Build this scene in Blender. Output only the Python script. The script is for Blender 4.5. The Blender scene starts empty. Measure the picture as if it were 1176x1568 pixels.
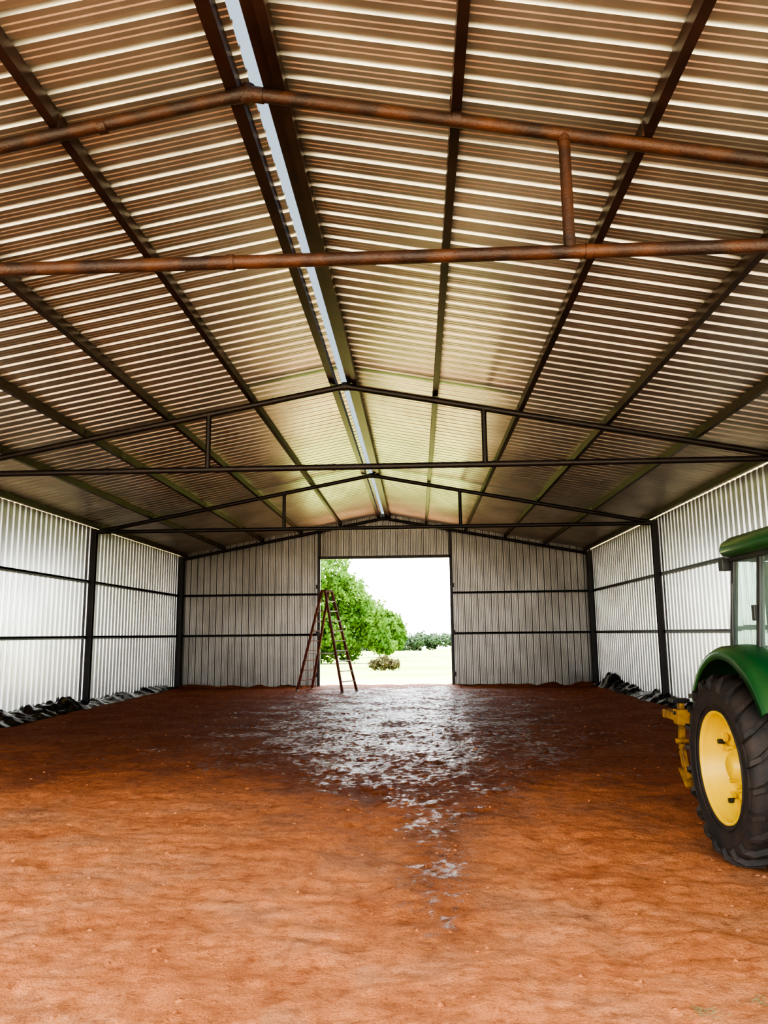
import bpy, bmesh, math, random
from mathutils import Vector, Matrix, noise
random.seed(7)
scene = bpy.context.scene
col = scene.collection

# ------------------------------------------------------------------ layout (metres)
CAMZ = 1.72
XL, XR, XM = -8.36, 6.02, -1.12
YF, YB = -1.8, 26.2
TY = [5.0, 11.76, 18.8]
APEX, SL = 5.72, 0.19
TIE = 4.37
DL, DR, DH = XM-2.3, XM+2.3, 4.33
def raf(x): return APEX - SL*abs(x-XM)
def roofz(x): return raf(x) + 0.18

# ------------------------------------------------------------------ materials
def new_mat(name):
    m = bpy.data.materials.new(name); m.use_nodes = True
    nt = m.node_tree
    return m, nt, nt.nodes['Principled BSDF']
def N(nt, typ, **kw):
    n = nt.nodes.new(typ)
    for k, v in kw.items():
        if k in n.inputs.keys(): n.inputs[k].default_value = v
        else: setattr(n, k, v)
    return n
def ramp(nt, fac, stops):
    r = nt.nodes.new('ShaderNodeValToRGB')
    e = r.color_ramp.elements
    while len(e) < len(stops): e.new(0.5)
    for i, (p, c) in enumerate(stops):
        e[i].position = p; e[i].color = (*c, 1) if len(c) == 3 else c
    nt.links.new(fac, r.inputs[0])
    return r
def simple(name, c1, c2=None, rough=0.5, metal=0.0, scale=5.0, bump=0.0, bscale=40, coat=0.0, stretch=None, lo=0.35, hi=0.65):
    m, nt, b = new_mat(name)
    b.inputs['Roughness'].default_value = rough
    b.inputs['Metallic'].default_value = metal
    if coat: b.inputs['Coat Weight'].default_value = coat
    tc = N(nt, 'ShaderNodeTexCoord')
    src = tc.outputs['Object']
    if stretch:
        mp = N(nt, 'ShaderNodeMapping'); mp.inputs['Scale'].default_value = stretch
        nt.links.new(src, mp.inputs[0]); src = mp.outputs[0]
    n = N(nt, 'ShaderNodeTexNoise', Scale=scale, Detail=6.0)
    nt.links.new(src, n.inputs['Vector'])
    r = ramp(nt, n.outputs['Fac'], [(lo, c1), (hi, c2 or c1)])
    nt.links.new(r.outputs[0], b.inputs['Base Color'])
    if bump:
        n2 = N(nt, 'ShaderNodeTexNoise', Scale=bscale, Detail=4.0)
        nt.links.new(src, n2.inputs['Vector'])
        bp = N(nt, 'ShaderNodeBump', Strength=bump, Distance=0.02)
        nt.links.new(n2.outputs['Fac'], bp.inputs['Height'])
        nt.links.new(bp.outputs[0], b.inputs['Normal'])
    return m

M_roof = simple('galvanised_roof', (0.43,0.425,0.375), (0.61,0.60,0.53), rough=0.32, metal=0.87, scale=1.2, stretch=(1,0.6,1))
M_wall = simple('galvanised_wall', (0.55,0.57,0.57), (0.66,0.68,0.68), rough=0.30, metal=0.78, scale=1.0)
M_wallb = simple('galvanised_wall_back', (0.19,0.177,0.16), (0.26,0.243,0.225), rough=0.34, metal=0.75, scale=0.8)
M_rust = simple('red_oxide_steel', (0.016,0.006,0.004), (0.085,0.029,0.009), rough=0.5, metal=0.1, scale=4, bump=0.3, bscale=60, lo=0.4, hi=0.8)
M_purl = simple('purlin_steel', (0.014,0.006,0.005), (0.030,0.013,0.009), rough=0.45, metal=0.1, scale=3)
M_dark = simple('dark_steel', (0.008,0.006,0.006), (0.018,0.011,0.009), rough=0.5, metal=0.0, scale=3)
M_plastic = simple('black_plastic_film', (0.003,0.003,0.0035), (0.007,0.007,0.008), rough=0.12, scale=3, coat=0.3)
M_green = simple('green_paint', (0.005,0.048,0.012), (0.008,0.064,0.015), rough=0.38, coat=0.3, scale=3)
M_yellow = simple('yellow_paint', (0.60,0.38,0.0015), (0.68,0.44,0.002), rough=0.45, coat=0.05, scale=3)
M_yelold = simple('worn_yellow_paint', (0.10,0.045,0.012), (0.36,0.19,0.012), rough=0.55, scale=9)
M_tyre = simple('tyre_rubber', (0.008,0.0075,0.007), (0.026,0.017,0.012), rough=0.75, scale=7, bump=0.2)
M_black = simple('black_parts', (0.012,0.012,0.012), (0.02,0.02,0.02), rough=0.45)
M_seat = simple('seat_vinyl', (0.02,0.02,0.02), (0.03,0.03,0.03), rough=0.6)
M_lamp = simple('lamp_lens', (0.7,0.7,0.7), (0.8,0.8,0.8), rough=0.1)
M_ladr = simple('ladder_fibreglass', (0.11,0.025,0.015), (0.17,0.04,0.022), rough=0.45)
M_alu = simple('ladder_aluminium', (0.45,0.42,0.40), (0.55,0.52,0.5), rough=0.35, metal=0.7)
M_bark = simple('bark', (0.12,0.08,0.05), (0.2,0.14,0.09), rough=0.9, scale=4)

def glass():
    m, nt, b = new_mat('cab_glass')
    b.inputs['Base Color'].default_value = (0.62,0.82,0.72,1)
    b.inputs['Roughness'].default_value = 0.03
    b.inputs['Transmission Weight'].default_value = 0.9
    b.inputs['IOR'].default_value = 1.05
    b.inputs['Specular IOR Level'].default_value = 0.8
    return m
M_glass = glass()

def leafmat(name, c1, c2):
    m, nt, b = new_mat(name)
    oi = N(nt, 'ShaderNodeTexCoord')
    n = N(nt, 'ShaderNodeTexNoise', Scale=0.6, Detail=5.0)
    nt.links.new(oi.outputs['Object'], n.inputs['Vector'])
    r = ramp(nt, n.outputs['Fac'], [(0.35, c1), (0.65, c2)])
    nt.links.new(r.outputs[0], b.inputs['Base Color'])
    b.inputs['Roughness'].default_value = 0.7
    b.inputs['Specular IOR Level'].default_value = 0.1
    tr = N(nt, 'ShaderNodeBsdfTranslucent')
    nt.links.new(r.outputs[0], tr.inputs['Color'])
    mx = N(nt, 'ShaderNodeMixShader'); mx.inputs[0].default_value = 0.35
    out = nt.nodes['Material Output']
    nt.links.new(b.outputs[0], mx.inputs[1]); nt.links.new(tr.outputs[0], mx.inputs[2])
    nt.links.new(mx.outputs[0], out.inputs['Surface'])
    return m
M_leaf = leafmat('tree_leaves', (0.050,0.12,0.018), (0.115,0.205,0.035))
M_leaf2 = leafmat('distant_leaves', (0.055,0.09,0.05), (0.085,0.125,0.07))
M_brush = leafmat('cut_brush', (0.05,0.045,0.02), (0.12,0.10,0.05))

def ridgemat():
    m, nt, b = new_mat('translucent_ridge_sheet')
    out = nt.nodes['Material Output']
    b.inputs['Base Color'].default_value = (0.7,0.76,0.8,1)
    b.inputs['Roughness'].default_value = 0.4
    tr = N(nt, 'ShaderNodeBsdfTranslucent'); tr.inputs['Color'].default_value = (0.032,0.040,0.047,1)
    mx = N(nt, 'ShaderNodeMixShader'); mx.inputs[0].default_value = 0.85
    nt.links.new(b.outputs[0], mx.inputs[1]); nt.links.new(tr.outputs[0], mx.inputs[2])
    nt.links.new(mx.outputs[0], out.inputs['Surface'])
    return m
M_ridge = ridgemat()

def floormat():
    m, nt, b = new_mat('red_clay_floor')
    L = nt.links.new
    tc = N(nt, 'ShaderNodeTexCoord'); P = tc.outputs['Object']
    att = N(nt, 'ShaderNodeAttribute', attribute_name='soil')
    sep = N(nt, 'ShaderNodeSeparateColor'); L(att.outputs['Color'], sep.inputs[0])
    wet, damp = sep.outputs[0], sep.outputs[1]
    n1 = N(nt, 'ShaderNodeTexNoise', Scale=1.1, Detail=8.0, Roughness=0.62); L(P, n1.inputs['Vector'])
    n2 = N(nt, 'ShaderNodeTexNoise', Scale=9.0, Detail=9.0, Roughness=0.66); L(P, n2.inputs['Vector'])
    n3 = N(nt, 'ShaderNodeTexNoise', Scale=75.0, Detail=5.0, Roughness=0.65); L(P, n3.inputs['Vector'])
    dry = ramp(nt, n1.outputs['Fac'], [(0.32, (0.52,0.175,0.065)), (0.5, (0.68,0.26,0.105)), (0.68, (0.78,0.385,0.20))])
    det = ramp(nt, n2.outputs['Fac'], [(0.30, (0.58,0.53,0.51)), (0.5, (0.97,0.97,0.97)), (0.72, (1.10,1.14,1.18))])
    det3 = ramp(nt, n3.outputs['Fac'], [(0.32, (0.70,0.66,0.64)), (0.5, (1,1,1)), (0.72, (1.15,1.2,1.25))])
    mul0 = N(nt, 'ShaderNodeMixRGB', blend_type='MULTIPLY'); mul0.inputs[0].default_value = 1
    L(dry.outputs[0], mul0.inputs[1]); L(det.outputs[0], mul0.inputs[2])
    mul = N(nt, 'ShaderNodeMixRGB', blend_type='MULTIPLY'); mul.inputs[0].default_value = 1
    L(mul0.outputs[0], mul.inputs[1]); L(det3.outputs[0], mul.inputs[2])
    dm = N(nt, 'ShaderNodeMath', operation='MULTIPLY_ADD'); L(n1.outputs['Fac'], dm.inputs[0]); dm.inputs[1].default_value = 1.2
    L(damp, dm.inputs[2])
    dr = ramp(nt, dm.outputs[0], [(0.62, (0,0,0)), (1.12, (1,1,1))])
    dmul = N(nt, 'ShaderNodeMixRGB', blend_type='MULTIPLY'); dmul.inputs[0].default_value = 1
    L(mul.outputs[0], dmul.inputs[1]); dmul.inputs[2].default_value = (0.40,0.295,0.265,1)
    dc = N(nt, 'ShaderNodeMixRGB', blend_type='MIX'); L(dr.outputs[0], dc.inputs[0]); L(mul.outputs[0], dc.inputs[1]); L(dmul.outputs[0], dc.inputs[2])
    mpw = N(nt, 'ShaderNodeMapping'); mpw.inputs['Scale'].default_value = (1.0,0.75,1.0); L(P, mpw.inputs[0])
    wn = N(nt, 'ShaderNodeTexNoise', Scale=11.0, Detail=6.0, Roughness=0.7); L(mpw.outputs[0], wn.inputs['Vector'])
    wl = N(nt, 'ShaderNodeTexNoise', Scale=1.3, Detail=3.0); L(P, wl.inputs['Vector'])
    a1 = N(nt, 'ShaderNodeMath', operation='MULTIPLY_ADD'); L(wl.outputs['Fac'], a1.inputs[0]); a1.inputs[1].default_value = 0.55; L(wn.outputs['Fac'], a1.inputs[2])
    a2 = N(nt, 'ShaderNodeMath', operation='MULTIPLY_ADD'); L(wet, a2.inputs[0]); a2.inputs[1].default_value = 0.32; L(a1.outputs[0], a2.inputs[2])
    sub = N(nt, 'ShaderNodeMath', operation='SUBTRACT'); L(a2.outputs[0], sub.inputs[0]); sub.inputs[1].default_value = 0.50
    wr = ramp(nt, sub.outputs[0], [(0.51, (0,0,0)), (0.61, (1,1,1))])
    rr = N(nt, 'ShaderNodeMapRange'); L(wr.outputs[0], rr.inputs[0])
    rr.inputs['To Min'].default_value = 0.65; rr.inputs['To Max'].default_value = 0.17
    L(rr.outputs[0], b.inputs['Roughness'])
    wc = N(nt, 'ShaderNodeMixRGB', blend_type='MULTIPLY'); L(wr.outputs[0], wc.inputs[0]); L(dc.outputs[0], wc.inputs[1])
    wc.inputs[2].default_value = (0.65,0.6,0.6,1)
    L(wc.outputs[0], b.inputs['Base Color'])
    sp = N(nt, 'ShaderNodeMapRange'); L(wr.outputs[0], sp.inputs[0]); sp.inputs['To Min'].default_value = 0.12; sp.inputs['To Max'].default_value = 0.5
    L(sp.outputs[0], b.inputs['Specular IOR Level'])
    add = N(nt, 'ShaderNodeMath', operation='MULTIPLY_ADD'); L(n3.outputs['Fac'], add.inputs[0]); add.inputs[1].default_value = 0.30; L(n2.outputs['Fac'], add.inputs[2])
    dist = N(nt, 'ShaderNodeMapRange'); L(wet, dist.inputs[0]); dist.inputs['To Min'].default_value = 0.055; dist.inputs['To Max'].default_value = 0.115
    bp = N(nt, 'ShaderNodeBump', Strength=1.0); L(dist.outputs[0], bp.inputs['Distance']); L(add.outputs[0], bp.inputs['Height']); L(bp.outputs[0], b.inputs['Normal'])
    return m
M_floor = floormat()

def fieldmat():
    m, nt, b = new_mat('grass_and_soil'); L = nt.links.new
    tc = N(nt, 'ShaderNodeTexCoord'); P = tc.outputs['Object']
    n = N(nt, 'ShaderNodeTexNoise', Scale=0.12, Detail=8.0); L(P, n.inputs['Vector'])
    g = ramp(nt, n.outputs['Fac'], [(0.35, (0.14,0.22,0.04)), (0.5, (0.23,0.29,0.075)), (0.65, (0.32,0.34,0.13))])
    n2 = N(nt, 'ShaderNodeTexNoise', Scale=0.6, Detail=8.0); L(P, n2.inputs['Vector'])
    s = ramp(nt, n2.outputs['Fac'], [(0.35, (0.40,0.32,0.20)), (0.65, (0.50,0.42,0.28))])
    s2 = ramp(nt, n2.outputs['Fac'], [(0.35, (0.62,0.30,0.15)), (0.65, (0.72,0.42,0.24))])
    sep = N(nt, 'ShaderNodeSeparateXYZ'); L(P, sep.inputs[0])
    yr = N(nt, 'ShaderNodeMapRange'); L(sep.outputs[1], yr.inputs[0]); yr.inputs['From Min'].default_value = 18; yr.inputs['From Max'].default_value = 22
    ms = N(nt, 'ShaderNodeMixRGB'); L(yr.outputs[0], ms.inputs[0]); L(s.outputs[0], ms.inputs[1]); L(s2.outputs[0], ms.inputs[2])
    a = N(nt, 'ShaderNodeMath', operation='MULTIPLY_ADD'); L(n2.outputs['Fac'], a.inputs[0]); a.inputs[1].default_value = 4.0; L(sep.outputs[1], a.inputs[2])
    mr = N(nt, 'ShaderNodeMapRange'); L(a.outputs[0], mr.inputs[0]); mr.inputs['From Min'].default_value = 29.5; mr.inputs['From Max'].default_value = 34
    mx = N(nt, 'ShaderNodeMixRGB'); L(mr.outputs[0], mx.inputs[0]); L(ms.outputs[0], mx.inputs[1]); L(g.outputs[0], mx.inputs[2])
    L(mx.outputs[0], b.inputs['Base Color']); b.inputs['Roughness'].default_value = 0.9; b.inputs['Specular IOR Level'].default_value = 0.1
    return m
M_field = fieldmat()

# ------------------------------------------------------------------ mesh builder
class MB:
    def __init__(s, mats): s.v = []; s.f = []; s.m = []; s.mats = mats; s.sm = []
    def add(s, vs, fs, mi=0, smooth=False):
        o = len(s.v); s.v += [tuple(v) for v in vs]
        for f in fs: s.f.append([i+o for i in f]); s.m.append(mi); s.sm.append(smooth)
    def box(s, c, d, mi=0, rot=None):
        vs = []
        for x in (-.5,.5):
            for y in (-.5,.5):
                for z in (-.5,.5):
                    p = Vector((x*d[0], y*d[1], z*d[2]))
                    if rot: p = rot @ p
                    vs.append(p + Vector(c))
        s.add(vs, [(0,1,3,2),(4,6,7,5),(0,4,5,1),(2,3,7,6),(0,2,6,4),(1,5,7,3)], mi)
    def bar(s, p1, p2, w, h, mi=0, up=(0,0,1)):
        p1, p2 = Vector(p1), Vector(p2); d = (p2-p1).normalized(); up = Vector(up)
        if abs(d.dot(up)) > .98: up = Vector((0,1,0))
        sd = d.cross(up).normalized(); u = sd.cross(d)
        vs = []
        for p in (p1, p2):
            for a, b in ((-1,-1),(1,-1),(1,1),(-1,1)): vs.append(p + sd*a*w/2 + u*b*h/2)
        s.add(vs, [(3,2,1,0),(4,5,6,7),(0,1,5,4),(1,2,6,5),(2,3,7,6),(3,0,4,7)], mi)
    def tube(s, p1, p2, r, mi=0, n=14, r2=None, cap=True):
        p1, p2 = Vector(p1), Vector(p2); d = (p2-p1).normalized(); up = Vector((0,0,1))
        if abs(d.z) > .95: up = Vector((0,1,0))
        sd = d.cross(up).normalized(); u = sd.cross(d); r2 = r if r2 is None else r2
        vs = []
        for p, rr in ((p1, r), (p2, r2)):
            for i in range(n):
                a = 2*math.pi*i/n; vs.append(p + sd*math.cos(a)*rr + u*math.sin(a)*rr)
        s.add(vs, [(i, i+n, (i+1)%n+n, (i+1)%n) for i in range(n)], mi, True)
        if cap: s.add(vs, [tuple(range(n)), tuple(range(2*n-1, n-1, -1))], mi)
    def lathe(s, prof, c, mi=0, n=48, axis='X', smooth=True):
        vs = []; c = Vector(c)
        for i in range(n):
            a = 2*math.pi*i/n
            for (r, t) in prof:
                q = (t, r*math.cos(a), r*math.sin(a)) if axis == 'X' else (r*math.cos(a), r*math.sin(a), t)
                vs.append(c + Vector(q))
        k = len(prof); fs = []
        for i in range(n):
            j = (i+1) % n
            for q in range(k-1): fs.append((i*k+q, i*k+q+1, j*k+q+1, j*k+q))
        s.add(vs, fs, mi, smooth)
    def prism(s, poly, axis, a, b, mi=0):
        vs = []
        for t in (a, b):
            for (p, q) in poly: vs.append((t,p,q) if axis == 'X' else (p,t,q))
        n = len(poly)
        s.add(vs, [tuple(range(n)), tuple(range(2*n-1, n-1, -1))] + [(i,(i+1)%n,(i+1)%n+n,i+n) for i in range(n)], mi)
    def build(s, name, parent=None, bevel=0, loc=None):
        me = bpy.data.meshes.new(name); me.from_pydata(s.v, [], s.f)
        for m in s.mats: me.materials.append(m)
        me.polygons.foreach_set('material_index', s.m)
        me.polygons.foreach_set('use_smooth', s.sm)
        bm = bmesh.new(); bm.from_mesh(me); bmesh.ops.recalc_face_normals(bm, faces=bm.faces); bm.to_mesh(me); bm.free()
        o = bpy.data.objects.new(name, me); col.objects.link(o)
        if parent: o.parent = parent
        if loc: o.location = loc
        if bevel:
            bv = o.modifiers.new('bevel', 'BEVEL'); bv.width = bevel; bv.segments = 3; bv.limit_method = 'ANGLE'; bv.angle_limit = math.radians(40)
        return o
def empty(name, loc=(0,0,0), rz=0):
    e = bpy.data.objects.new(name, None); col.objects.link(e); e.location = loc; e.rotation_euler = (0,0,rz); e.empty_display_size = .3
    return e

# ------------------------------------------------------------------ corrugated sheeting
PER = 0.23
def prof(s0, s1, h=0.045, roof=False):
    pts = []; s = s0
    if roof: base = [(0,0),(0.048,0),(0.056,0.006),(0.066,0),(0.104,0),(0.112,0.006),(0.122,0),(0.166,0),(0.181,0.037),(0.212,0.037)]
    else: base = [(0,0),(0.045,0),(0.052,0.006),(0.060,0),(0.095,0),(0.102,0.006),(0.110,0),(0.150,0),(0.170,h),(0.208,h)]
    while s < s1:
        for a, o in base:
            if s+a <= s1: pts.append((s+a, o))
        s += PER
    pts.append((s1, 0))
    return pts
mb = MB([M_roof])
pr = prof(YF-0.3, YB+0.35, roof=True)
for sgn in (-1, 1):
    xe = (XL-0.25) if sgn < 0 else (XR+0.25)
    xr = XM - 0.09 if sgn < 0 else XM + 0.02
    vs = []
    K = 6
    for (y, o) in pr:
        for k in range(K+1):
            x = xr + (xe-xr)*k/K
            vs.append((x, y, roofz(x)+o))
    n = len(pr)
    mb.add(vs, [(i*(K+1)+k, (i+1)*(K+1)+k, (i+1)*(K+1)+k+1, i*(K+1)+k+1) for i in range(n-1) for k in range(K)])
mb.build('ceiling')
mb = MB([M_ridge])
zr = roofz(XM)+0.06
vs = []
for y in (YF-0.3, YB+0.35):
    vs += [(XM-0.32,y,zr-0.05), (XM-0.05,y,zr-0.003), (XM+0.05,y,zr-0.003), (XM+0.28,y,zr-0.05)]
mb.add(vs, [(0,1,5,4),(1,2,6,5),(2,3,7,6)])
mb.build('ridge_cap')

def side_wall(name, x, out, y0, y1):
    mb = MB([M_wall]); pr = prof(y0, y1)
    vs = []
    for (y, o) in pr: vs += [(x+out*o, y, -0.08), (x+out*o, y, roofz(x)-0.02)]
    mb.add(vs, [(2*i,2*i+1,2*i+3,2*i+2) for i in range(len(pr)-1)])
    return mb.build(name)
side_wall('wall_left', XL, -1, 5.0, YB)
side_wall('wall_right', XR, 1, 5.0, YB)
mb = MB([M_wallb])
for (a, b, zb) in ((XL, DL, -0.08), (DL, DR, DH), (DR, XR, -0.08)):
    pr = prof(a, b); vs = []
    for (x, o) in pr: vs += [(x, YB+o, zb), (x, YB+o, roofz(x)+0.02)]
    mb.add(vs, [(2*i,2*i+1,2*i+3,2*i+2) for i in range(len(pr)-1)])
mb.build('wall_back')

def girts(name, side):
    mb = MB([M_dark])
    for z in (1.72, 3.11):
        if side == 'B':
            for a, b in ((XL, DL-0.05), (DR+0.05, XR)):
                mb.box(((a+b)/2, YB-0.035, z), (b-a, 0.06, 0.045)); mb.box(((a+b)/2, YB-0.062, z-0.02), (b-a, 0.006, 0.07))
        else:
            x = XL+0.035 if side == 'L' else XR-0.035
            mb.box((x, (5+YB)/2, z), (0.06, YB-5, 0.045)); mb.box((x+(0.027 if side=='L' else -0.027), (5+YB)/2, z-0.02), (0.006, YB-5, 0.07))
    mb.build(name)
girts('wall_rails', 'L'); girts('wall_rails', 'R'); girts('wall_rails', 'B')

PR = (1.43, 2.80, 4.17, 5.54, 6.88); PL = (1.50, 2.90, 4.27, 5.64, 6.98)
POS = [(XM+d, 1) for d in PR] + [(XM-d, -1) for d in PL]
mb = MB([M_purl])
def purlin(x, flip, w=0.075):
    z0 = raf(x)+0.055; h = roofz(x)-z0-0.004; w = w*flip; t = 0.004; lip = 0.018
    poly = [(x,z0),(x+w,z0),(x+w,z0+lip),(x+w-t*flip,z0+lip),(x+w-t*flip,z0+t),(x+t*flip,z0+t),(x+t*flip,z0+h-t),(x+w-t*flip,z0+h-t),(x+w-t*flip,z0+h-lip),(x+w,z0+h-lip),(x+w,z0+h),(x,z0+h)]
    mb.prism(poly, 'Y', YF-0.2, YB+0.2)
for x, f_ in POS: purlin(x, f_)
purlin(XM-0.15, -1, 0.10); purlin(XM+0.035, 1, 0.085); purlin(XM+0.20, -1, 0.075)
mb.build('roof_purlins')

def truss(y, tie=True, r=0.05, mat=M_rust, xo=0.0):
    e = empty('roof_truss', (0, y, 0))
    xa, xb = XL+0.1, XR-0.1; xc = XM+xo
    mb = MB([mat])
    mb.tube((xc,0,APEX), (xa,0,raf(xa)), r); mb.tube((xc,0,APEX), (xb,0,raf(xb)), r)
    mb.build('rafters', e)
    mb = MB([mat])
    for sg in (-1,1):
        mb.tube((xc,0,APEX), (xc+sg*0.12,0,APEX-SL*0.12), r*1.14)
    mb.lathe([(0,-r*1.2),(r*1.1,-r*1.2),(r*1.2,0),(r*1.1,r*1.2),(0,r*1.2)], (xc,0,APEX-0.005), axis='Z', n=20)
    for sg in (-1,1):
        x = XM+sg*2.24; mb.tube((x,0,raf(x)-0.02), (x,0,raf(x)-0.075), r*0.98, n=12)
    for x in (-5.2,-2.3,0.35,3.1):
        s_ = SL if x < XM else -SL
        mb.tube((x-0.03,0,raf(x)-0.03*s_), (x+0.03,0,raf(x)+0.03*s_), r*1.08)
    for x, f_ in POS: mb.box((x-0.004*f_, 0, raf(x)+0.09), (0.008, 0.09, 0.12))
    mb.build('joint_fittings', e)
    if tie:
        mb = MB([mat]); mb.tube((xa,0,TIE), (xb,0,TIE), r*0.98)
        for x in (-5.0,-3.2,-1.3, 1.25, 2.9): mb.tube((x-0.025,0,TIE),(x+0.025,0,TIE), r*1.12)
        mb.build('tie_beam', e)
        mb = MB([mat])
        for sg in (-1,1):
            x = XM+sg*2.24; mb.tube((x,0,TIE), (x,0,raf(x)), r*0.85)
        mb.build('struts', e)
    mb = MB([M_dark])
    for x in (XL+0.1, XR-0.1):
        mb.box((x,0,2.2),(0.012,0.13,4.5)); mb.box((x,0.06,2.2),(0.14,0.012,4.5)); mb.box((x,-0.06,2.2),(0.14,0.012,4.5))
        mb.box((x,0,0.06),(0.24,0.24,0.02))
    mb.build('columns', e)
truss(YF)
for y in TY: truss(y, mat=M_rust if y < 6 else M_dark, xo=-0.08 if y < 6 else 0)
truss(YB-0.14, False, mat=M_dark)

mb = MB([M_dark])
for x in (DL, DR):
    zt = raf(x)
    mb.box((x, YB-0.07, zt/2-0.05), (0.10, 0.12, zt+0.1))
mb.box((XM, YB-0.07, DH+0.03), (DR-DL, 0.12, 0.10))
for sg, x in ((-1,DL),(1,DR)):
    for z in (0.35, 1.75, 3.35): mb.box((x+sg*0.06, YB-0.14, z), (0.07, 0.05, 0.14)); mb.tube((x+sg*0.02, YB-0.15, z-.09),(x+sg*0.02, YB-0.15, z+.09),0.018)
mb.build('door_1', bevel=0.004)

# ------------------------------------------------------------------ floor
def ss(a, b, x):
    t = max(0, min(1, (x-a)/(b-a))); return t*t*(3-2*t)
def fh(x, y):
    h = 0.030*noise.noise(Vector((x*0.5, y*0.5, 0))) + 0.022*noise.noise(Vector((x*1.7, y*1.9, 3)))
    r = noise.fractal(Vector((x*4, y*5.5, 7)), 0.8, 2.1, 4)
    h += 0.017*r
    c = noise.noise(Vector((x*10, y*13, 1))); h += 0.013*abs(c)
    for tx in (-0.6, 0.9):
        cx = tx + 0.25*math.sin(y*0.35)
        h -= 0.02*math.exp(-((x-cx)/0.16)**2)
    e = min(x-XL, XR-x)
    h += 0.05*(1-ss(0.0,1.1,e))*(0.9+0.8*noise.noise(Vector((x*1.3,y*1.3,9))))
    if (x < DL-0.2 or x > DR+0.2):
        h += 0.07*(1-ss(0.0,1.0,YB-y))*(0.9+1.8*noise.noise(Vector((x*2.1,y*2.1,5)))) - 0.06*(1-ss(0,2.5,YB-y))
    return h - 0.02
xs = [XL-0.05 + i*0.045 for i in range(int((XR-XL+0.1)/0.045)+2)]; xs = [min(x, XR+0.05) for x in xs]
ys = []; y = YF-0.5
while y < YB+0.5:
    ys.append(y); y += 0.10 if y < 3.0 else 0.025+max(0,(y-4))*0.0030
ys.append(YB+0.5)
vs = []; cols = []
for y in ys:
    for x in xs:
        vs.append((x, y, fh(x,y)))
        cx = -0.25 + 0.35*math.sin(y*0.3)
        w = 0.34 + 3.9*ss(6.5, 12.5, y)
        wet = math.exp(-((x-cx)/w)**2) * ss(4.0, 5.2, y) * (0.72 + 0.28*ss(8,12,y))
        wet = max(wet, 0.85*math.exp(-((x-0.35)/0.6)**2-((y-7.8)/0.6)**2))
        wet *= 1-0.5*ss(24.0,26.2,y)
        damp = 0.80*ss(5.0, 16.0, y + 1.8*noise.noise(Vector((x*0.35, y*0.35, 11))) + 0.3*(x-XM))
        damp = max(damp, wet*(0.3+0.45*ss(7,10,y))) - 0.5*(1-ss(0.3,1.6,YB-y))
        cols.append((max(0,wet), max(0,damp), 0, 1))
nx = len(xs)
fs = [(j*nx+i, j*nx+i+1, (j+1)*nx+i+1, (j+1)*nx+i) for j in range(len(ys)-1) for i in range(nx-1)]
me = bpy.data.meshes.new('floor'); me.from_pydata(vs, [], fs); me.materials.append(M_floor)
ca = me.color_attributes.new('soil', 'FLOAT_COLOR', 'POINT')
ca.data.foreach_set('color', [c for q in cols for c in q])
me.polygons.foreach_set('use_smooth', [True]*len(fs))
floor = bpy.data.objects.new('floor', me); col.objects.link(floor)

mb = MB([M_floor])
for i in range(1300):
    y = 3.2 + 20*random.random()**1.7; x = random.uniform(XL+0.4, XR-0.4); r = random.uniform(0.005, 0.022)
    z = fh(x,y)
    vv = []
    for (a,b,c) in ((1,0,0),(-1,0,0),(0,1,0),(0,-1,0),(0,0,1),(0,0,-1)):
        k = r*random.uniform(0.6,1.3); vv.append((x+a*k*1.3, y+b*k*1.2, z+c*k*0.7))
    mb.add(vv, [(0,2,4),(2,1,4),(1,3,4),(3,0,4),(2,0,5),(1,2,5),(3,1,5),(0,3,5)], 0, True)
mb.build('soil_clods')
M_straw = simple('dry_grass', (0.20,0.17,0.07), (0.30,0.26,0.12), rough=0.8)
for (cx, cy, n) in ((1.28,3.86,40),(1.62,3.98,34)):
    mb = MB([M_straw])
    for i in range(n):
        a = random.uniform(0,6.28); x = cx+random.gauss(0,0.05); y = cy+random.gauss(0,0.03); L = random.uniform(0.015,0.05); z = fh(x,y)+0.003
        p = Vector((x,y,z)); q = p+Vector((math.cos(a)*L, math.sin(a)*L, random.uniform(0.0,0.012)))
        mb.bar(p, q, 0.0018, 0.0014)
    mb.build('grass_tuft')

# ------------------------------------------------------------------ outdoor ground (around the shed)
def gz(y):
    if y > 30: return -0.07 - (y-30)*0.0172
    return -0.07
gx = [-260,-120,-60,-30,-15,XL-0.12,XR+0.12,15,30,60,120,260]; gy = [-120,-60,-30,-10,YF-0.45,YB+0.45,30,40,60,90,140,200,300,420]
mb = MB([M_field]); W_ = len(gx)
mb.add([(x,y,gz(y)) for y in gy for x in gx], [(j*W_+i, j*W_+i+1, (j+1)*W_+i+1, (j+1)*W_+i) for j in range(len(gy)-1) for i in range(W_-1) if not (i == 5 and j == 4)], 0, True)
mb.build('grass_field')

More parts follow.
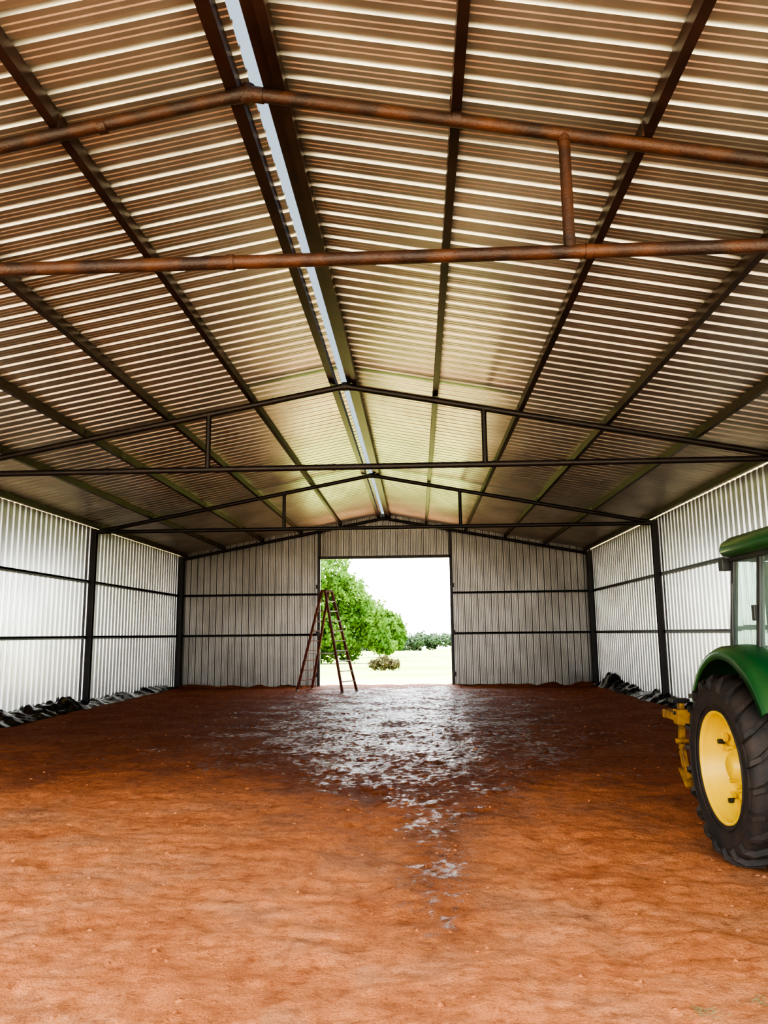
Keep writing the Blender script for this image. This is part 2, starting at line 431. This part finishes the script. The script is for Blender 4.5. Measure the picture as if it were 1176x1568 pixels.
# ------------------------------------------------------------------ black plastic film along the walls
def film(x, out, y0, y1, seed, hh):
    n = int((y1-y0)/0.045); K = 12; vs = []
    for i in range(n+1):
        y = y0+(y1-y0)*i/n
        a_ = noise.noise(Vector((y*0.7, seed, 0)))+0.35*noise.noise(Vector((y*2.2, seed, 4)))
        amp = max(0.05, hh(y)*(0.72+0.9*a_))
        endf = min(1, (y-y0)/0.4, (y1-y)/0.4)
        for k in range(K+1):
            t = k/K
            f1 = 1-abs(2*((y*1.1 + t*0.9 + 1.2*noise.noise(Vector((y*0.8,t,seed+3)))) % 1)-1)
            f2 = 1-abs(2*((y*1.9 - t*1.3 + 1.5*noise.noise(Vector((y*1.1,t*2,seed+6)))) % 1)-1)
            fold = 0.5*f1+0.25*f2
            px = 0.03 + (0.38+0.14*a_)*t + 0.10*fold*t*(1-t)
            up = amp*endf*((1-t)**1.1*(0.85+0.35*fold) + 0.22*fold*t*(1-t)*2)
            X = x - out*px
            vs.append((X, y, fh(X,y)*0.5+0.015+max(0,up)))
    mb = MB([M_plastic])
    mb.add(vs, [(i*(K+1)+k,(i+1)*(K+1)+k,(i+1)*(K+1)+k+1,i*(K+1)+k+1) for i in range(n) for k in range(K)], 0, True)
    return mb.build('plastic_sheeting')
film(XL+0.02, -1, 7.0, 25.4, 1.0, lambda y: 0.32 if y < 18 else 0.20)
film(XR-0.02, 1, 9.0, 25.6, 5.0, lambda y: 0.26 + 0.28*ss(22,25,y))

# ------------------------------------------------------------------ step ladder
lad = empty('step_ladder', (-2.85, 23.7, -0.02), math.radians(-32))
def rail_pts(sx, sy, top):
    H = 3.06
    if top: return Vector((sx*0.07, sy*0.17, H))
    return Vector((sx*0.89, sy*0.36, 0.02))
for sx, nm in ((-1,'rear_frame'),(1,'front_frame')):
    mb = MB([M_ladr, M_alu])
    for sy in (-1,1):
        a, b_ = rail_pts(sx,sy,False), rail_pts(sx,sy,True)
        mb.bar(a, b_, 0.04, 0.08, 0, up=(1,0,0))
        mb.box(a, (0.10,0.06,0.05), 1)
    nr = 10
    for k in range(1, nr):
        t = k/nr
        a = rail_pts(sx,-1,False).lerp(rail_pts(sx,-1,True), t); b_ = rail_pts(sx,1,False).lerp(rail_pts(sx,1,True), t)
        mb.bar(a, b_, 0.08 if sx>0 else 0.04, 0.03, 1 if sx>0 else 0)
    mb.build(nm, lad)
mb = MB([M_ladr, M_alu]); mb.box((0,0,3.08),(0.22,0.40,0.06))
for sy in (-1,1):
    mb.bar((-0.5,sy*0.29,1.15),(0.5,sy*0.29,1.15),0.015,0.02,1)
mb.build('top_cap_and_spreaders', lad, bevel=0.006)

# ------------------------------------------------------------------ tractor (faces the open front, -Y)
TR = empty('tractor', (3.17, 6.10, 0.0), math.radians(0))
def wheel(name, x, y, R, W, rim, side, nl):
    c = Vector((x, y, R-0.015))
    s_ = R/0.70; w = W/2
    mb = MB([M_tyre, M_yellow, M_black])
    rt = rim
    Rt = R-0.035*s_
    prof_t = [(rt, -w*0.82),(rt+0.02,-w*0.93),(rt+0.09*s_,-w*1.0),(Rt-0.10*s_,-w*1.02),(Rt-0.035*s_,-w*0.95),(Rt-0.008,-w*0.75),(Rt,0),
              (Rt-0.008,w*0.75),(Rt-0.035*s_,w*0.95),(Rt-0.10*s_,w*1.02),(rt+0.09*s_,w*1.0),(rt+0.02,w*0.93),(rt,w*0.82)]
    mb.lathe(prof_t, c, 0, 64)
    for hs in (-1,1):
        for k in range(nl):
            th = 2*math.pi*(k + (0.5 if hs > 0 else 0))/nl
            path = [(0.02,Rt,0.0),(0.45,Rt,0.10),(0.80,Rt-0.008,0.19),(0.97,Rt-0.035*s_,0.235),(1.02,Rt-0.09*s_,0.25)]
            vs = []
            for (a, r0, dth) in path:
                for (dr, dw) in ((-0.01,-1),(0.036*s_,-0.75),(0.036*s_,0.75),(-0.01,1)):
                    ang = th + dth + dw*0.024*s_/R
                    if a > 0.9: rr = r0 + dr*0.6; aa = a*w + max(dr,0)*0.7
                    else: rr = r0+dr; aa = a*w
                    vs.append(c + Vector((hs*aa, -rr*math.sin(ang), rr*math.cos(ang))))
            fs = []
            for q in range(len(path)-1):
                for e in range(3): fs.append((q*4+e, q*4+e+1, (q+1)*4+e+1, (q+1)*4+e))
            fs += [(0,1,2,3), tuple(len(path)*4-4+i for i in (3,2,1,0))]
            mb.add(vs, fs, 0)
    o = side
    for rr in (rt+0.05*s_, rt+0.16*s_):
        mb.lathe([(rr-0.006,o*w*0.985),(rr-0.003,o*(w+0.008)),(rr+0.003,o*(w+0.008)),(rr+0.006,o*w*0.985)], c, 0, 64)
    pr = [(rt+0.012,o*w*0.86),(rt+0.012,o*w*0.93),(rt-0.004,o*w*0.93),(rt-0.014,o*w*0.80),(rt-0.022,o*w*0.55),(rt-0.05,o*w*0.45),(rt-0.055,o*w*0.10),
          (rt-0.085,o*w*0.02),(rt*0.62,o*w*-0.02),(rt*0.50,o*w*0.10),(rt*0.36,o*w*0.16),(rt*0.33,o*w*0.30),(rt*0.30,o*w*0.32),(rt*0.24,o*w*0.32),(rt*0.22,o*w*0.55),(rt*0.16,o*w*0.60),(0.0,o*w*0.60)]
    mb.lathe(pr, c, 1, 56)
    mb.lathe([(rt,-o*w*0.85),(rt-0.03,-o*w*0.7),(rt-0.04,0),(rt-0.055,o*w*0.10)], c, 1, 48)
    for k in range(8):
        a = 2*math.pi*k/8
        p = c+Vector((o*w*0.16, math.cos(a)*rt*0.43, math.sin(a)*rt*0.43)); mb.tube(p, p+Vector((o*0.05,0,0)), 0.014*s_+0.003, 1, 6)
    for k in range(4):
        a = 2*math.pi*k/4+0.5
        d = Vector((0, math.cos(a), math.sin(a))); t = Vector((0,-math.sin(a), math.cos(a)))
        p = c + d*(rt-0.09) + Vector((o*w*0.2,0,0))
        for q in (-1,1):
            mb.bar(p+t*q*0.045-d*0.03, p+t*q*0.045+d*0.045, 0.05*s_, 0.03*s_, 1, up=(1,0,0))
        mb.tube(p, p+Vector((o*0.05,0,0)), 0.02*s_, 2, 6)
    return mb.build(name, TR)
wheel('rear_wheel_1', -0.68, 0, 0.70, 0.43, 0.405, -1, 22)
wheel('rear_wheel_2', 0.68, 0, 0.70, 0.43, 0.405, 1, 22)
wheel('front_wheel_1', -0.72, -2.15, 0.47, 0.30, 0.27, -1, 18)
wheel('front_wheel_2', 0.72, -2.15, 0.47, 0.30, 0.27, 1, 18)
for sg, nm in ((-1,'fender_1'),(1,'fender_2')):
    mb = MB([M_green]); R1 = 0.84
    n = 26; vs = []
    sect = [(0.40,-0.10),(0.42,0.0),(0.60,0.015),(0.76,0.0),(0.81,-0.03),(0.82,-0.10),(0.81,-0.10),(0.80,-0.04),(0.75,-0.015),(0.60,0.0),(0.43,-0.015),(0.415,-0.10)]
    k = len(sect)
    for i in range(n+1):
        a = math.radians(30 + (150-30)*i/n)
        for (xx, dr) in sect:
            vs.append((sg*xx, (R1+dr)*math.cos(a), 0.74+(R1+dr)*math.sin(a)*1.02))
    mb.add(vs, [(i*k+j, i*k+(j+1)%k, (i+1)*k+(j+1)%k, (i+1)*k+j) for i in range(n) for j in range(k)], 0, True)
    mb.add(vs, [tuple(range(k)), tuple(range(n*k+k-1, n*k-1, -1))], 0)
    arc = [(R1*math.cos(math.radians(a)), 0.74+R1*math.sin(math.radians(a))) for a in range(30,151,6)]
    mb.prism(arc+[(-0.55,0.75),(0.45,0.75)], 'X', sg*0.40, sg*0.42)
    mb.build(nm, TR)
# cab
mb = MB([M_green])
def rrect(hx, hy, z, cy=-0.20, r=0.16):
    pts = []
    for qx, qy, a0 in ((1,1,0),(-1,1,90),(-1,-1,180),(1,-1,270)):
        for k in range(6):
            a = math.radians(a0+90*k/5); pts.append((qx*(hx-r)+r*math.cos(a), cy+qy*(hy-r)+r*math.sin(a), z))
    return pts
ZC = -0.08
lay = [rrect(0.57,0.60,2.40+ZC), rrect(0.61,0.64,2.42+ZC), rrect(0.625,0.655,2.46+ZC), rrect(0.61,0.64,2.52+ZC), rrect(0.56,0.59,2.56+ZC), rrect(0.40,0.43,2.585+ZC)]
vs = [p for l in lay for p in l]; q = 24
mb.add(vs, [(i*q+j, i*q+(j+1)%q, (i+1)*q+(j+1)%q, (i+1)*q+j) for i in range(len(lay)-1) for j in range(q)], 0, True)
mb.add(vs, [tuple(range(q)), tuple(range((len(lay)-1)*q, len(lay)*q))], 0)
mb.build('cab_roof', TR)
mb = MB([M_black]); mb.box((0,-0.20,2.39+ZC),(1.06,1.12,0.05)); mb.build('roof_lining', TR, bevel=0.01)
mb = MB([M_green, M_black])
ZT = 2.40+ZC
pil = {'rl':((-0.55,0.38,1.45),(-0.49,0.34,ZT)),'rr':((0.55,0.38,1.45),(0.49,0.34,ZT)),'fl':((-0.54,-0.78,0.95),(-0.49,-0.72,ZT)),'fr':((0.54,-0.78,0.95),(0.49,-0.72,ZT)),
       'ml':((-0.555,-0.15,1.58),(-0.49,-0.15,ZT)),'mr':((0.555,-0.15,1.58),(0.49,-0.15,ZT))}
for k_, (a,b_) in pil.items(): mb.bar(a, b_, 0.05, 0.06, 1)
for a, b_ in (('rl','rr'),('fl','fr'),('rl','fl'),('rr','fr')):
    mb.bar(pil[a][1], pil[b_][1], 0.05, 0.05, 1)
mb.bar(pil['rl'][0], pil['rr'][0], 0.06, 0.08, 1)
mb.box((0,0.28,1.05),(0.80,0.30,0.80),0); mb.box((0,-0.3,0.78),(0.80,1.1,0.16),1); mb.box((0,-0.85,1.1),(0.9,0.06,0.5),0)
mb.build('cab_frame', TR, bevel=0.008)
mb = MB([M_glass])
def pane(a,b_,c,d): mb.add([a,b_,c,d],[(0,1,2,3)])
P_ = pil
pane(P_['rl'][0],P_['ml'][0],P_['ml'][1],P_['rl'][1]); pane(P_['rr'][0],P_['mr'][0],P_['mr'][1],P_['rr'][1])
pane(P_['ml'][0],P_['fl'][0],P_['fl'][1],P_['ml'][1]); pane(P_['mr'][0],P_['fr'][0],P_['fr'][1],P_['mr'][1])
pane(P_['fl'][0],P_['fr'][0],P_['fr'][1],P_['fl'][1])
pane((-0.50,0.39,1.50),(0.50,0.39,1.50),(0.46,0.36,2.28),(-0.46,0.36,2.28))
mb.build('cab_windows', TR)
mb = MB([M_seat, M_black]); mb.box((0,-0.05,1.30),(0.44,0.42,0.14)); mb.box((0,0.15,1.60),(0.42,0.10,0.52)); mb.box((0,-0.05,1.12),(0.3,0.3,0.25),1)
mb.build('seat', TR, bevel=0.03)
mb = MB([M_black])
mb.tube((0,-0.68,1.1),(0,-0.46,1.52),0.03)
f=lambda t: Vector((0.18*math.cos(t), -0.46+0.16*math.sin(t), 1.53+0.08*math.sin(t)))
for i in range(24):
    mb.tube(f(2*math.pi*i/24), f(2*math.pi*(i+1)/24), 0.013, 0, 8)
for t in (0.5,2.6,4.7): mb.tube(Vector((0,-0.46,1.53)), f(t), 0.01,0,6)
mb.build('steering_wheel', TR)
mb = MB([M_black, M_lamp])
for sg in (-1,1):
    mb.box((sg*0.52,0.43,2.27),(0.12,0.09,0.10),0); mb.box((sg*0.52,0.48,2.27),(0.10,0.01,0.08),1)
    mb.box((sg*0.52,-0.86,2.27),(0.12,0.09,0.10),0); mb.box((sg*0.52,-0.91,2.27),(0.10,0.01,0.08),1)
    mb.tube((sg*0.575,0.30,1.65),(sg*0.555,0.28,2.1),0.010)
    mb.box((sg*0.565,-0.12,1.85),(0.03,0.05,0.12),0)
mb.build('work_lamps', TR, bevel=0.01)
mb = MB([M_green, M_black, M_yellow])
mb.box((0,-0.2,0.72),(0.42,1.6,0.42),0); mb.tube((-0.6,0,0.69),(0.6,0,0.69),0.11,0,20)
mb.box((0,-1.6,0.62),(0.34,1.6,0.30),1); mb.tube((-0.62,-2.15,0.47),(0.62,-2.15,0.47),0.07,0,16)
mb.box((-0.55,-0.95,0.45),(0.22,0.35,0.04),1); mb.box((-0.55,-0.95,0.20),(0.22,0.35,0.04),1); mb.bar((-0.55,-0.95,0.2),(-0.50,-0.95,0.75),0.04,0.3,1)
mb.box((-0.32,-1.0,0.6),(0.25,0.7,0.4),1)
mb.box((0,-2.75,0.62),(0.5,0.3,0.3),0)
mb.build('chassis', TR, bevel=0.02)
mb = MB([M_green, M_yellow])
poly = [(-0.88,0.80),(-0.88,1.55),(-1.6,1.50),(-2.3,1.38),(-2.62,1.22),(-2.70,1.0),(-2.68,0.78)]
mb.prism(poly,'X',-0.29,0.29,0); mb.box((0,-1.65,1.22),(0.592,1.2,0.035),1)
mb.build('hood', TR, bevel=0.03)
mb = MB([M_black]); mb.box((0,-2.695,0.98),(0.4,0.03,0.3)); mb.tube((0.18,-1.5,1.4),(0.18,-1.5,2.2),0.035)
mb.build('grille_and_exhaust', TR)
mb = MB([M_black, M_green])
for sg in (-1,1):
    mb.bar((sg*0.28,0.3,0.55),(sg*0.42,1.05,0.52),0.035,0.07,0); mb.bar((sg*0.28,0.35,1.15),(sg*0.38,0.85,1.05),0.04,0.06,0); mb.bar((sg*0.38,0.85,1.05),(sg*0.39,0.85,0.53),0.03,0.03,0)
mb.bar((0,0.4,0.95),(0,1.1,1.0),0.05,0.05,0)
mb.build('three_point_hitch', TR, bevel=0.005)

# yellow implement carried on the hitch
IM = empty('ripper_plough', (3.02, 7.50, 0.22)); IM.scale = (0.84,0.84,0.84)
mb = MB([M_yelold, M_black])
mb.box((0,0,0.80),(1.30,0.10,0.10)); mb.box((0,0.55,0.80),(1.30,0.10,0.10))
for x in (-0.60,0,0.60): mb.box((x,0.28,0.80),(0.09,0.60,0.09))
mb.build('frame', IM, bevel=0.01)
mb = MB([M_yelold, M_black])
for x in (-0.62,-0.2,0.25,0.62):
    y0 = 0.0 if x in (-0.62,0.25) else 0.55
    pts = [Vector((x,y0,0.98)),Vector((x,y0+0.03,0.70)),Vector((x,y0+0.06,0.45)),Vector((x,y0-0.02,0.26)),Vector((x,y0-0.14,0.15))]
    for a, b_ in zip(pts, pts[1:]): mb.bar(a, b_, 0.055, 0.10, 0, up=(0,1,0))
    mb.bar(pts[-2]+Vector((0,0.02,0)), pts[-1]+Vector((0,-0.08,-0.05)), 0.16, 0.03, 0, up=(0,1,0))
    mb.box((x,y0,0.82),(0.14,0.17,0.17),0); mb.tube((x-0.09,y0-0.03,0.56),(x+0.09,y0-0.03,0.56),0.03,0)
    mb.tube((x-0.09,y0,0.86),(x+0.09,y0,0.86),0.022,1,8); mb.box((x-0.02,y0,1.0),(0.20,0.14,0.05),1)
mb.build('tines', IM, bevel=0.008)
mb = MB([M_yelold]); mb.bar((-0.3,0,0.85),(0,-0.08,1.25),0.04,0.08); mb.bar((0.3,0,0.85),(0,-0.08,1.25),0.04,0.08); mb.bar((0,-0.08,1.25),(0,0.5,0.85),0.04,0.06)
mb.build('headstock', IM)

# ------------------------------------------------------------------ trees
def tree(name, base, blobs, nleaf, ls, mat, trunk=0.25, seed=1):
    rnd = random.Random(seed)
    e = empty(name, base)
    mb = MB([mat]); tot = sum(b[3]**2 for b in blobs)
    for (bx,by,bz,br) in blobs:
        for i in range(int(nleaf*br*br/tot)):
            d = Vector((rnd.gauss(0,1),rnd.gauss(0,1),rnd.gauss(0,1))).normalized()
            k = 0.80+0.45*noise.noise(Vector((bx,by,bz))+d*2.6)
            rr = br*k*(1-0.35*rnd.random()**2)*(1+0.12*rnd.random()**3)
            p = Vector((bx,by,bz))+Vector((d.x*rr,d.y*rr,d.z*rr*0.85))
            nrm = (d+Vector((rnd.gauss(0,.7),rnd.gauss(0,.7),rnd.gauss(0,.7)))).normalized()
            t = nrm.orthogonal().normalized(); t = Matrix.Rotation(rnd.random()*6.28,3,nrm)@t; u = nrm.cross(t)
            s = ls*rnd.uniform(.6,1.3)
            mb.add([p-t*s, p-u*s*.6, p+t*s, p+u*s*.6],[(0,1,2,3)])
    mb.build('foliage', e)
    mb = MB([M_bark])
    mb.tube((0,0,0.0),(0.1,0,blobs[0][2]*0.6),trunk,0,10,trunk*.7)
    for b in blobs[:6]: mb.tube((0.05,0,blobs[0][2]*0.45),(b[0],b[1],b[2]),trunk*.45,0,7,trunk*.15)
    mb.build('trunk', e)
def gb(x,y): return (x,y,gz(y))
tree('broadleaf_tree', gb(-9.0,60), [(0,0,4.6,3.6),(1.6,-.5,6.7,2.8),(3.2,.3,5.2,2.5),(4.8,0,3.8,2.0),(-3,0,5.5,3),(2.6,-.3,2.6,2.2),(5.4,.3,2.2,1.6),(-1,0,7.8,2.6),(-4,0,3,3),(0.6,0,2.2,2.4),(1.5,1,1.2,1.5),(3.4,1.5,1.0,1.2),(6.3,.5,1.4,1.1)], 36000, 0.16, M_leaf, 0.32, 3)
tree('broadleaf_tree', gb(-4.0,95), [(0,0,4.2,2.3),(1.2,0,3.0,1.7),(-2.5,0,4.0,2.4),(0.6,0,2.2,1.9)], 9000, 0.24, M_leaf, 0.25, 8)
tree('brush_pile', gb(-1.9,42), [(0,0,0.40,0.5),(0.55,0,0.32,0.4),(-0.5,0,0.32,0.38)], 1800, 0.07, M_brush, 0.03, 5)
rb = []
rnd = random.Random(4)
for i in range(90):
    rb.append((-60+i*1.5+rnd.uniform(-1,1), rnd.uniform(-4,4), rnd.uniform(1.4,3.6), rnd.uniform(1.8,3.1)))
tree('treeline', gb(0,240), rb, 40000, 0.45, M_leaf2, 0.2, 6)

# ------------------------------------------------------------------ light
w = bpy.data.worlds.new('World'); scene.world = w; w.use_nodes = True
nt = w.node_tree; bg = nt.nodes['Background']
tc = N(nt,'ShaderNodeTexCoord'); sp = N(nt,'ShaderNodeSeparateXYZ'); nt.links.new(tc.outputs['Generated'], sp.inputs[0])
r = ramp(nt, sp.outputs[2], [(0.0,(1.0,0.99,0.96)),(0.25,(0.92,0.96,1.0)),(1.0,(0.62,0.78,1.0))])
nt.links.new(r.outputs[0], bg.inputs['Color']); bg.inputs['Strength'].default_value = 9.5
sd = bpy.data.lights.new('sun', 'SUN'); sd.energy = 36; sd.angle = math.radians(3); sd.color = (1,0.94,0.84)
so = bpy.data.objects.new('sun', sd); col.objects.link(so)
so.rotation_euler = Vector((0.15, 0.04, -1.0)).normalized().to_track_quat('-Z','Y').to_euler()
def portal(name, loc, rot, sx, sy):
    ld = bpy.data.lights.new(name,'AREA'); ld.shape='RECTANGLE'; ld.size=sx; ld.size_y=sy; ld.cycles.is_portal=True
    o = bpy.data.objects.new(name, ld); col.objects.link(o); o.location=loc; o.rotation_euler=rot
portal('portal_front', (XM, YF-0.4, 2.9), (math.radians(90),0,0), 14.6, 6.2)
portal('portal_back', (XM, YB+0.2, 2.2), (math.radians(-90),0,0), 4.8, 4.5)
portal('portal_left', (XL-0.3, 1.4, 2.3), (0,math.radians(-90),0), 4.8, 7.4)
portal('portal_right', (XR+0.3, 1.4, 2.3), (0,math.radians(90),0), 4.8, 7.4)

# ------------------------------------------------------------------ camera
cd = bpy.data.cameras.new('camera'); cd.sensor_fit='VERTICAL'; cd.sensor_height=36; cd.lens=36*1150/1568; cd.clip_end=1000
co = bpy.data.objects.new('camera', cd); col.objects.link(co)
yaw, pit, rol = math.radians(2.46), math.radians(9.2), math.radians(0.6)
fwd = Vector((-math.sin(yaw)*math.cos(pit), math.cos(yaw)*math.cos(pit), math.sin(pit)))
rt_ = Vector((math.cos(yaw), math.sin(yaw), 0)); up = rt_.cross(fwd)
up2 = up*math.cos(rol)+rt_*math.sin(rol); rt2 = rt_*math.cos(rol)-up*math.sin(rol)
m = Matrix((rt2, up2, -fwd)).transposed().to_4x4(); m.translation = (0,0,CAMZ)
co.matrix_world = m
scene.camera = co
scene.view_settings.view_transform = 'AgX'
scene.view_settings.look = 'AgX - High Contrast'
